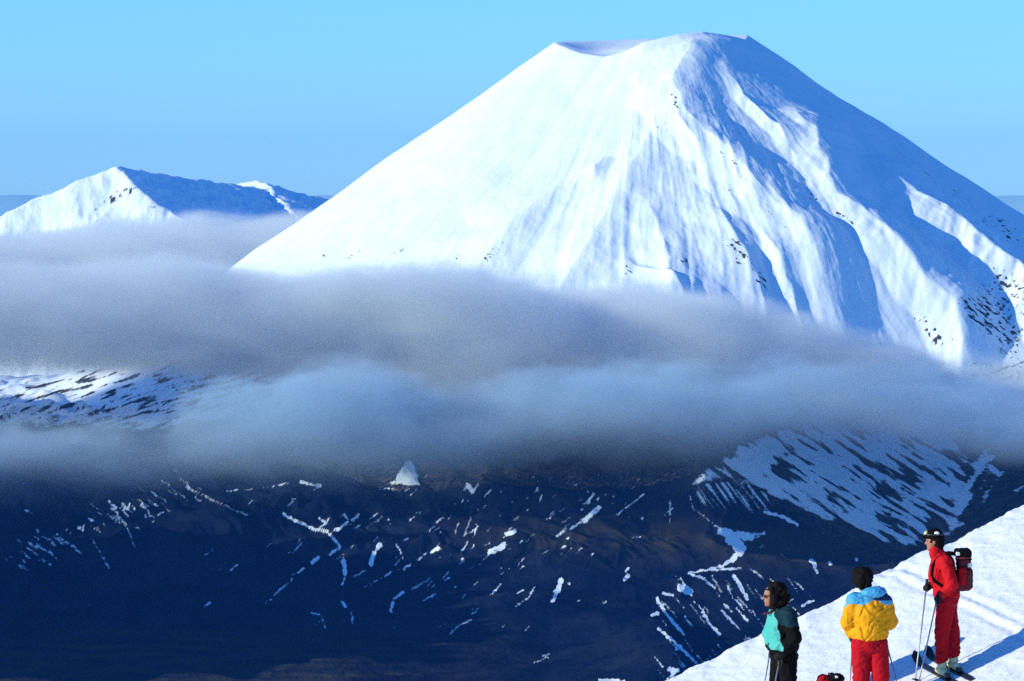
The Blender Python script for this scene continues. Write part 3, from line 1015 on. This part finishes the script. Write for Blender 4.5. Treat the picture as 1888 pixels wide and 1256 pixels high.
def person(loc, label, head, yaw, neck, shoulders, elbows, wrists, hips, knees, ankles, toes, hand_n):
    root = empty('person', loc, label, 'person')
    P, f, s, u, c = head_prims(head, yaw)
    chest = (V3(*shoulders[0]) + V3(*shoulders[1])) / 2
    pelvis = (V3(*hips[0]) + V3(*hips[1])) / 2
    P += [('c', c - u * 0.06, 0.050, neck, 0.055), ('c', neck, 0.055, chest - u * 0.08, 0.11),
          ('c', chest - u * 0.08, 0.115, pelvis + u * 0.05, 0.105), ('c', hips[0], 0.095, hips[1], 0.095)]
    for i in range(2):
        P += [('c', shoulders[i], 0.050, elbows[i], 0.038), ('c', elbows[i], 0.038, wrists[i], 0.026),
              ('c', chest, 0.06, shoulders[i], 0.050),
              ('c', hips[i], 0.080, knees[i], 0.052), ('c', knees[i], 0.052, ankles[i], 0.040),
              ('c', ankles[i], 0.040, toes[i], 0.030)]
        d = V3(*wrists[i]) - V3(*elbows[i])
        P += hand(wrists[i], d, 1 if i else -1, hand_n[i])
    blob('body', P, SKIN, root, h=0.0095, k=0.014)
    # eyes
    for q in (-1, 1):
        blob('eye', [('e', c + f * 0.083 + s * q * 0.031 + u * 0.012, (0.012, 0.014, 0.009), yaw)], LENS, root, h=0.005, k=0.004)
    return root, f, s, u, c


def gloves(root, wrists, elbows, hand_n):
    for i in range(2):
        d = V3(*wrists[i]) - V3(*elbows[i]); d /= np.linalg.norm(d)
        P = hand(wrists[i], d, 1 if i else -1, hand_n[i])
        P = [(p[0], p[1], p[2] + 0.009, p[3], p[4] + 0.009) if p[0] == 'c' else (p[0], p[1], tuple(x + 0.010 for x in p[2])) for p in P]
        w_ = V3(*wrists[i])
        P.append(('c', w_ - d * 0.03, 0.050, w_ + d * 0.04, 0.044))
        blob('glove', P, GLV, root, h=0.0075, k=0.008)


def ski_pole(top, tip, label, group):
    top, tip = Vector(top), Vector(tip)
    d = (top - tip).normalized()
    o = empty('ski_pole', tip, label, 'ski pole', group)
    L = (top - tip).length
    at = lambda t: d * t
    tube('shaft', [at(0.0), at(0.03), at(L - 0.12)], [0.003, 0.0085, 0.0095], ALU, o)
    tube('grip', [at(L - 0.13), at(L - 0.10), at(L - 0.02), at(L + 0.015)], [0.014, 0.017, 0.018, 0.021], PLB, o)
    tube('basket', [at(0.055), at(0.062), at(0.072), at(0.080)], [0.012, 0.050, 0.048, 0.012], PLB, o, seg=14)
    loop = [at(L) + Vector((0.02 * math.sin(t), 0.03 * math.cos(t) - 0.03, -0.07 * (1 - math.cos(t)))) for t in np.linspace(0, 2 * math.pi, 12)]
    tube('strap', loop, 0.005, PLB, o, seg=5)
    return o


def ski(boot_w, heading, ln_front, ln_back, label, group):
    """a ski lying along the slope under a boot; tip turned up"""
    h2 = Vector((heading[0], heading[1], 0)).normalized()
    side = Vector((-h2.y, h2.x, 0))
    nrm = Vector((-GX, -GY, 1)).normalized()
    o = empty('ski', boot_w, label, 'ski', group)
    V, Q = [], []
    ts = list(np.linspace(-ln_back, ln_front - 0.22, 12)) + list(np.linspace(ln_front - 0.20, ln_front, 9))
    rise = 0
    g0 = boot_w.z
    for t in ts:
        wd = 0.037
        if t > ln_front - 0.2: wd = 0.037 + 0.012 * math.sin((t - ln_front + 0.2) / 0.2 * math.pi * 0.75); 
        if t > ln_front - 0.04: wd *= max(0.15, (ln_front - t) / 0.04)
        if t < -ln_back + 0.05: wd *= 0.85
        up = 0.0
        if t > ln_front - 0.26: up = 0.12 * ((t - ln_front + 0.26) / 0.26) ** 2
        for s_ in (-1, 1):
            for dz in (0.004, 0.020):
                p = h2 * t + side * wd * s_
                zz = GX * p.x + GY * p.y
                V.append(Vector((p.x, p.y, zz + up)) + nrm * dz)
    for i in range(len(ts) - 1):
        a = i * 4; b = a + 4
        Q += [(a, b, b + 2, a + 2), (a + 1, a + 3, b + 3, b + 1), (a, a + 1, b + 1, b), (a + 2, b + 2, b + 3, a + 3)]
    Q += [(0, 2, 3, 1), (len(V) - 4, len(V) - 3, len(V) - 1, len(V) - 2)]
    link_mesh('ski_board', V, Q, SKIT, o, smooth=False)
    for nm, t0, t1, hh in (('toe_binding', 0.15, 0.22, 0.035), ('heel_binding', -0.21, -0.13, 0.045)):
        c = h2 * (t0 + t1) / 2
        cz = GX * c.x + GY * c.y
        blob(nm, [('b', (c.x, c.y, cz + 0.02 + hh / 2), ((t1 - t0) / 2, 0.030, hh / 2 + 0.01), 0.01, math.atan2(h2.y, h2.x))], PLB, o, h=0.008, k=0.002)
    return o


def boot(name, ank, heading, m, root, slope=True):
    """hard ski boot with cuff, sole and buckles; ank is the ankle joint"""
    h2 = V3(heading[0], heading[1], 0); h2 /= np.linalg.norm(h2)
    hz = GX * h2[0] + GY * h2[1] if slope else 0
    fw = V3(h2[0], h2[1], hz); fw /= np.linalg.norm(fw)
    a = V3(*ank)
    s_ = a + V3(0, 0, -0.055)
    P = [('c', a + V3(0, 0, 0.13) + h2 * 0.03, 0.062, a, 0.056), ('c', s_ - fw * 0.06, 0.048, s_ + fw * 0.12, 0.044), ('c', s_ - fw * 0.09 + V3(0, 0, -.022), 0.026, s_ + fw * 0.17 + V3(0, 0, -.022), 0.026)]
    b = blob(name, P, m, root, h=0.010, k=0.02)
    side = V3(-h2[1], h2[0], 0)
    for i, (t, z) in enumerate(((0.03, 0.09), (0.03, 0.04), (0.05, -0.015), (0.10, -0.035))):
        for sg in (-1,):
            c = a + h2 * t * 0.7 + V3(0, 0, z) - side * 0.060 * sg * (1 if i < 2 else 0.8)
            tube('buckle', [c - h2 * 0.03, c + h2 * 0.03], 0.006, PLB, b, seg=5)
    return b


# ---- person in red, in profile facing left
def red_skier():
    L = place(1747, 1240, 0.0)
    q = lambda x, y, s_=0.0: GX * x + GY * y + s_
    a1 = (-0.075, -0.08, q(-0.075, -0.08, 0.125)); a2 = (0.075, -0.02, q(0.075, -0.02, 0.125))
    hd = (-0.24, 0.76)
    sh = [(-0.05, -0.19, 1.385), (-0.03, 0.19, 1.385)]
    el = [(0.035, -0.25, 1.10), (-0.03, 0.25, 1.10)]
    wr = [(-0.085, -0.24, 0.985), (-0.19, 0.12, 1.075)]
    hp = [(-0.03, -0.10, 0.90), (0.0, 0.10, 0.90)]
    kn = [(-0.075, -0.10, 0.50), (0.055, 0.04, 0.50)]
    hn = [(-0.2, 0.5, -1), (-0.2, -0.5, -1)]
    head = (-0.165, 0.0, 1.615); yaw = math.radians(180 - 8)
    root, f, s, u, c = person(L, 'person in a red ski suit facing left with a rucksack, highest on the slope', head, yaw,
                              (-0.10, 0, 1.49), sh, el, wr, hp, kn, [a1, a2],
                              [(a1[0] - 0.04, a1[1] + 0.12, a1[2] - 0.05), (a2[0] - 0.04, a2[1] + 0.12, a2[2] - 0.05)], hn)
    P = [('c', (-0.06, 0, 1.34), 0.15, (-0.02, 0, 1.04), 0.155), ('c', (-0.07, -0.13, 1.36), 0.085, (-0.05, 0.13, 1.36), 0.085), ('e', (-0.01, 0, 0.97), (0.165, 0.20, 0.13)),
         ('c', (-0.11, 0, 1.42), 0.09, (-0.125, 0, 1.50), 0.078), ('e', (-0.14, 0, 1.22), (0.10, 0.14, 0.16))]
    for i in range(2):
        P += [('c', sh[i], 0.082, el[i], 0.074), ('c', el[i], 0.072, wr[i], 0.050)]
    blob('jacket', P, RED, root, k=0.03, fold=0.010, seed=3, cut=lambda X, Y, Z: np.maximum(0.885 - Z, Z - 1.535))
    P = [('e', (-0.01, 0, 0.90), (0.15, 0.17, 0.12))]
    for i, a_ in enumerate((a1, a2)):
        P += [('c', hp[i], 0.115, kn[i], 0.092), ('c', kn[i], 0.090, (a_[0], a_[1], a_[2] + 0.10), 0.082)]
    blob('trousers', P, RED2, root, k=0.025, fold=0.011, seed=9, cut=lambda X, Y, Z: (a1[2] + 0.045 + 0.4 * (X - a1[0])) - Z)
    blob('hair', [('e', c + u * 0.035 - f * 0.022, (0.105, 0.092, 0.112), yaw), ('e', c - f * 0.06 - u * 0.04, (0.06, 0.08, 0.08), yaw)], HAIR, root, h=0.009, k=0.03, fold=0.008, seed=4,
         cut=lambda X, Y, Z: (X - c[0]) * f[0] + (Y - c[1]) * f[1] - 0.055)
    hat = blob('hat', [('e', c + u * 0.078, (0.115, 0.100, 0.088), yaw), ('c', c + f * 0.08 + u * 0.060, 0.022, c + f * 0.145 + u * 0.048, 0.016), ('e', c + f * 0.11 + u * 0.055, (0.07, 0.07, 0.016), yaw)], BLK, root, h=0.009, k=0.015,
               cut=lambda X, Y, Z: (c[2] + 0.035) - Z)
    gp = [c + u * 0.088 + (f * math.cos(t) * 0.116 + s * math.sin(t) * 0.104) for t in np.linspace(-2.6, 2.6, 26)]
    gog = tube('goggle_strap', gp, 0.014, PLB, root, seg=6)
    blob('goggle_lens', [('e', c + f * 0.095 + u * 0.100 - s * 0.0, (0.035, 0.070, 0.034), yaw)], YEL2, gog, h=0.007, k=0.003)
    blob('hat_badge', [('e', c - f * 0.035 + u * 0.105 - s * -0.088, (0.035, 0.018, 0.028), yaw)], WHT, hat, h=0.006, k=0.002)
    gloves(root, wr, el, hn)
    boot('boot', a1, hd, BOOT, root); boot('boot', a2, hd, BOOT, root)
    blob('collar', [('c', c - u * 0.155 - f * 0.02, 0.083, c - u * 0.10 - f * 0.015, 0.080)], RED, root, h=0.009, k=0.01, fold=0.006, seed=12)
    # skis
    for n_, a_, lab in ((0, a1, 'dark ski under the near boot of the person in red'), (1, a2, 'dark ski under the far boot of the person in red')):
        bx, by = L.x + a_[0], L.y + a_[1]
        ski(Vector((bx, by, L.z + q(a_[0], a_[1]) + 0.004)), hd, 0.92 if n_ == 0 else 0.90, 0.62, lab, 'skis of the person in red')
    # poles
    for i, (tipx, tipy, lab) in enumerate(((-0.375, -0.10, 'slim ski pole in the near hand of the person in red'), (-0.40, 0.05, 'slim ski pole in the far hand of the person in red'))):
        d = V3(*wr[i]) - V3(*el[i]); d /= np.linalg.norm(d)
        hc = L + Vector(V3(*wr[i]) + d * 0.085 + V3(0, 0, 0.02))
        tip = Vector((L.x + tipx, L.y + tipy, ground(L.x + tipx, L.y + tipy) - 0.02))
        ski_pole(hc + (hc - tip).normalized() * 0.05, tip, lab, 'poles of the person in red')
    # rucksack: a thing of its own, carried on the back
    r = empty('rucksack', L + Vector((0.12, 0, 0.98)), 'maroon and black rucksack with white strap on the back of the person in red', 'rucksack')
    def loc(x, z, y=0.0): return (x - 0.12, y, z - 0.98)
    blob('pack_bag', [('b', loc(0.195, 1.24), (0.085, 0.15, 0.225), 0.05), ('b', loc(0.175, 1.12), (0.105, 0.165, 0.10), 0.05)], MARO, r, h=0.011, k=0.02, fold=0.009, seed=21)
    blob('lid', [('b', loc(0.185, 1.475), (0.100, 0.155, 0.055), 0.04)], BLK, r, h=0.010, k=0.01, fold=0.006, seed=22)
    blob('side_pocket', [('b', loc(0.165, 1.20, -0.17), (0.050, 0.035, 0.11), 0.03)], RED2, r, h=0.010, k=0.01, fold=0.006, seed=23)
    blob('front_pocket', [('b', loc(0.275, 1.16), (0.030, 0.11, 0.12), 0.025)], BLK, r, h=0.010, k=0.01, fold=0.005, seed=25)
    blob('white_panel', [('b', loc(0.262, 1.335, -0.09), (0.030, 0.06, 0.028), 0.012)], WHT, r, h=0.007, k=0.004)
    blob('white_panel', [('b', loc(0.115, 1.475, -0.145), (0.026, 0.016, 0.024), 0.008)], WHT, r, h=0.006, k=0.004)
    for y_ in (-0.11, 0.11):
        tube('shoulder_strap', [loc(0.11, 1.46, y_), loc(0.02, 1.475, y_), loc(-0.13, 1.425, y_), loc(-0.195, 1.33, y_), loc(-0.205, 1.22, y_), loc(-0.18, 1.14, y_ * 1.15), loc(-0.05, 1.06, y_ * 1.45), loc(0.10, 1.06, y_ * 1.3)], 0.020, BLK, r, seg=8)
    for z_ in (1.28, 1.40):
        tube('compression_strap', [loc(0.10, z_, -0.156), loc(0.27, z_, -0.150), loc(0.287, z_, -0.09), loc(0.287, z_, 0.09), loc(0.27, z_, 0.15), loc(0.10, z_, 0.156)], 0.008, BLK, r, seg=6)


# ---- person in yellow, seen from behind
def yellow_skier():
    L = place(1600, 1319, -0.55)
    base = (L.y * (1319 - HOR) / -FPX) - L.z
    Lz = L.z
    q = lambda x, y, s_=0.0: GX * x + GY * y + s_
    o = base                                            # small shift so the figure keeps its height in the picture
    a1 = (-0.09, 0.02, q(-0.09, 0.02, 0.125)); a2 = (0.13, 0.04, q(0.13, 0.04, 0.125))
    sh = [(-0.17, 0, 1.385 + o), (0.20, 0, 1.385 + o)]
    el = [(-0.245, 0.0, 1.13 + o), (0.275, 0.03, 1.13 + o)]
    wr = [(-0.20, 0.10, 0.985 + o), (0.22, 0.24, 1.06 + o)]
    hp = [(-0.08, 0, 0.90), (0.12, 0, 0.90)]
    kn = [(-0.085, 0.02, 0.49), (0.16, -0.01, 0.51)]
    hn = [(0.6, 0.3, -1), (-0.6, 0.2, -1)]
    head = (-0.065, 0.03, 1.655 + o); yaw = math.radians(100)
    hd = (-0.25, 0.8)
    root, f, s, u, c = person(L, 'person seen from behind in a yellow jacket with blue shoulders and red trousers', head, yaw,
                              (-0.03, 0, 1.50 + o), sh, el, wr, hp, kn, [a1, a2], [(a1[0] - 0.03, 0.14, a1[2] - 0.06), (a2[0] - 0.03, 0.16, a2[2] - 0.06)], hn)
    P = [('e', (0.015, 0, 1.22 + o), (0.225, 0.165, 0.24)), ('e', (0.02, 0, 1.02 + o), (0.232, 0.17, 0.17)), ('c', (-0.13, 0, 1.40 + o), 0.10, (0.16, 0, 1.40 + o), 0.10),
         ('c', (0.0, 0, 1.46 + o), 0.10, (0.0, -0.01, 1.51 + o), 0.085)]
    for i in range(2):
        P += [('c', sh[i], 0.098, el[i], 0.085), ('c', el[i], 0.083, wr[i], 0.058)]
    two_tone(P, root, [('collar', BLU, lambda x, y, z: (z > 1.475 + o) & (np.abs(x) < 0.12)),
                       ('shoulder_panel', NVY, lambda x, y, z: (z > 1.40 + o) & (x > 0.07) & (z > 1.40 + o + 0.0 * x)),
                       ('blue_yoke', BLU, lambda x, y, z: z > 1.375 + o - 0.42 * np.maximum(-x - 0.11, 0) + 0.03 * np.sin(x * 20)),
                       ('jacket', YEL, None)], k=0.035, fold=0.013, seed=31, cut=lambda X, Y, Z: np.maximum(0.895 + o - Z, Z - 1.555 - o))
    blob('hood', [('e', (0.06, -0.12, 1.50 + o), (0.14, 0.085, 0.065)), ('e', (0.12, -0.09, 1.52 + o), (0.085, 0.07, 0.055))], BLU, root, k=0.03, fold=0.008, seed=33)
    P = [('e', (0.02, 0, 0.88), (0.205, 0.155, 0.12))]
    for i, a_ in enumerate((a1, a2)):
        P += [('c', hp[i], 0.122, kn[i], 0.102), ('c', kn[i], 0.100, (a_[0], a_[1], a_[2] + 0.10), 0.088)]
    blob('trousers', P, RED2, root, k=0.018, fold=0.011, seed=36, cut=lambda X, Y, Z: (a1[2] + 0.05 + 0.4 * (X - a1[0])) - Z)
    blob('hair', [('e', c + u * 0.03 - f * 0.02, (0.128, 0.122, 0.128)), ('e', c - u * 0.06 - f * 0.045, (0.095, 0.075, 0.07)), ('e', c + u * 0.06 + s * 0.04, (0.08, 0.08, 0.075))], HAIR, root, h=0.009, k=0.03, fold=0.016, seed=38,
         cut=lambda X, Y, Z: (Y - c[1]) - 0.055)
    gloves(root, wr, el, hn)
    boot('boot', a1, hd, PLB, root); boot('boot', a2, hd, PLB, root)
    for i, (tx, ty, lab) in enumerate(((-0.235, 0.16, 'thin ski pole planted left of the person in the yellow jacket'), (0.43, 0.05, 'thin ski pole leaning out right of the person in the yellow jacket'))):
        d = V3(*wr[i]) - V3(*el[i]); d /= np.linalg.norm(d)
        hc = L + Vector(V3(*wr[i]) + d * 0.085 + V3(0, 0, -0.01))
        tip = Vector((L.x + tx, L.y + ty, ground(L.x + tx, L.y + ty) - 0.02))
        ski_pole(hc + (hc - tip).normalized() * 0.04, tip, lab, 'poles of the person in yellow')


# ---- person in teal and black on the left
def teal_skier():
    L = place(1440, 1337, 0.2)
    o = (L.y * (1337 - HOR) / -FPX) - L.z
    q = lambda x, y, s_=0.0: GX * x + GY * y + s_
    a1 = (-0.06, -0.08, q(-0.06, -0.08, 0.125)); a2 = (0.13, 0.08, q(0.13, 0.08, 0.125))
    sh = [(-0.03, -0.20, 1.36 + o), (0.10, 0.17, 1.36 + o)]
    sh = [(0.10, -0.19, 1.355 + o), (-0.055, 0.17, 1.355 + o)]
    el = [(0.15, -0.25, 1.08 + o), (-0.13, 0.22, 1.10 + o)]
    wr = [(0.02, -0.27, 0.905 + o), (-0.13, 0.08, 0.98 + o)]
    hp = [(0.07, -0.10, 0.86), (0.0, 0.10, 0.86)]
    kn = [(0.09, -0.10, 0.48), (-0.04, 0.10, 0.48)]
    a1 = (0.10, -0.10, q(0.10, -0.10, 0.125)); a2 = (-0.06, 0.10, q(-0.06, 0.10, 0.125))
    hn = [(-0.8, 0.4, -0.4), (0.2, -0.8, -0.5)]
    hd = (-0.8, 0.35)
    head = (-0.115, 0.0, 1.575 + o); yaw = math.radians(188)
    root, f, s, u, c = person(L, 'person with bushy dark hair and sunglasses in teal and black, lowest of the three', head, yaw,
                              (-0.04, 0, 1.46 + o), sh, el, wr, hp, kn, [a1, a2], [(a1[0] - 0.13, a1[1] + 0.05, a1[2] - 0.09), (a2[0] - 0.13, a2[1] + 0.05, a2[2] - 0.09)], hn)
    P = [('e', (0.02, 0, 1.20 + o), (0.185, 0.19, 0.25)), ('e', (0.035, 0, 0.98 + o), (0.185, 0.19, 0.16)), ('c', (-0.03, 0.12, 1.37 + o), 0.095, (0.07, -0.13, 1.37 + o), 0.095), ('c', (-0.03, 0, 1.40 + o), 0.09, (-0.05, 0, 1.47 + o), 0.08),
         ('e', (-0.08, 0.03, 1.20 + o), (0.10, 0.13, 0.18))]
    for i in range(2):
        P += [('c', sh[i], 0.090, el[i], 0.082), ('c', el[i], 0.080, wr[i], 0.056)]
    two_tone(P, root, [('teal_front_panel', TEAL, lambda x, y, z: (x < -0.085 + 0.22 * (1.38 + o - z) + 0.010 * np.sin(z * 40)) & (z > 0.93 + o) & (z < 1.43 + o) & (x > -0.30 + 0.9 * np.maximum(1.12 + o - z, 0))),
                       ('dark_teal_yoke', DTEAL, lambda x, y, z: z > 1.215 + o + 0.5 * np.abs(x - 0.12) * 0.4),
                       ('jacket', BLK, None)], k=0.035, fold=0.012, seed=41, cut=lambda X, Y, Z: np.maximum(0.86 + o - Z, Z - 1.50 - o))
    tube('collar_tip', [(-0.08, -0.06, 1.42 + o), (-0.16, -0.055, 1.375 + o), (-0.235, -0.05, 1.37 + o)], [0.022, 0.016, 0.006], MARO, root)
    P = [('e', (0.035, 0, 0.86), (0.175, 0.165, 0.13))]
    for i, a_ in enumerate((a1, a2)):
        P += [('c', hp[i], 0.120, kn[i], 0.100), ('c', kn[i], 0.098, (a_[0], a_[1], a_[2] + 0.10), 0.088)]
    blob('trousers', P, BLK, root, k=0.025, fold=0.010, seed=46, cut=lambda X, Y, Z: (a1[2] + 0.05 + 0.4 * (X - a1[0])) - Z)
    rr = random.Random(5)
    HP = [('e', c + u * 0.03 - f * 0.050, (0.140, 0.140, 0.140)), ('e', c - u * 0.08 - f * 0.06, (0.11, 0.12, 0.10))]
    for k_ in range(60):
        an, el_ = rr.uniform(-2.2, 2.2) + math.pi, rr.uniform(-0.9, 1.4)
        dd = f * math.cos(an) * math.cos(el_) + s * math.sin(an) * math.cos(el_) + u * math.sin(el_)
        HP.append(('e', c + u * 0.01 - f * 0.045 + dd * rr.uniform(0.12, 0.165), (rr.uniform(0.026, 0.042),) * 3))
    blob('hair', HP, HAIR, root, h=0.009, k=0.015, fold=0.010, seed=48,
         cut=lambda X, Y, Z: np.where(Z < c[2] + 0.085, (X - c[0]) * f[0] + (Y - c[1]) * f[1] - 0.040, (X - c[0]) * f[0] + (Y - c[1]) * f[1] - 0.085))
    sg = tube('sunglasses', [c - f * 0.0 + s * 0.085 + u * 0.018, c + f * 0.08 + s * 0.06 + u * 0.018, c + f * 0.108 + u * 0.016, c + f * 0.08 - s * 0.06 + u * 0.018, c - s * 0.085 + u * 0.018], 0.006, PLB, root, seg=6)
    for q_ in (-1, 1):
        blob('lens', [('e', c + f * 0.092 + s * q_ * 0.036 + u * 0.010, (0.016, 0.030, 0.021), yaw)], LENS, sg, h=0.006, k=0.003)
    gloves(root, wr, el, hn)
    boot('boot', a1, hd, PLB, root); boot('boot', a2, hd, PLB, root)
    for i, (tx, ty, lab) in enumerate(((-0.22, -0.30, 'pale ski pole held across the legs of the person in teal and black'), (-0.30, 0.20, 'ski pole in the far hand of the person in teal and black'))):
        d = V3(*wr[i]) - V3(*el[i]); d /= np.linalg.norm(d)
        hc = L + Vector(V3(*wr[i]) + d * 0.085)
        tip = Vector((L.x + tx, L.y + ty, ground(L.x + tx, L.y + ty) - 0.02))
        ski_pole(hc + (hc - tip).normalized() * 0.03, tip, lab, 'poles of the person in teal')


# ---- bag on the snow between the two on the left, only its top in view
def snow_bag():
    y = 70.15
    x = px2w(1531, 1240, y)[0]
    z = ground(x, y)
    top = px2w(1531, 1241, y)[1] - z
    r = empty('ski_bag', (x, y, z), 'red and black bag on the snow between the teal and yellow jackets', 'bag')
    blob('bag_body', [('b', (0, 0, top * 0.42), (0.165, 0.12, top * 0.45), 0.06)], RED2, r, h=0.012, k=0.02, fold=0.012, seed=51)
    blob('bag_lid', [('e', (0.075, -0.02, top - 0.055), (0.085, 0.10, 0.055)), ('e', (0.02, 0, top - 0.08), (0.13, 0.11, 0.05))], BLK, r, h=0.010, k=0.02, fold=0.010, seed=52)
    blob('bag_pocket', [('e', (-0.085, -0.02, top - 0.065), (0.075, 0.09, 0.05))], RED, r, h=0.010, k=0.02, fold=0.010, seed=53)
    blob('white_tab', [('b', (0.07, -0.105, top - 0.040), (0.020, 0.022, 0.016), 0.006)], WHT, r, h=0.006, k=0.004)
    tube('carry_loop', [(-0.03, 0, top - 0.05), (-0.02, 0, top - 0.005), (0.03, 0, top), (0.05, 0, top - 0.03)], 0.010, BLK, r, seg=6)


red_skier()
yellow_skier()
teal_skier()
snow_bag()
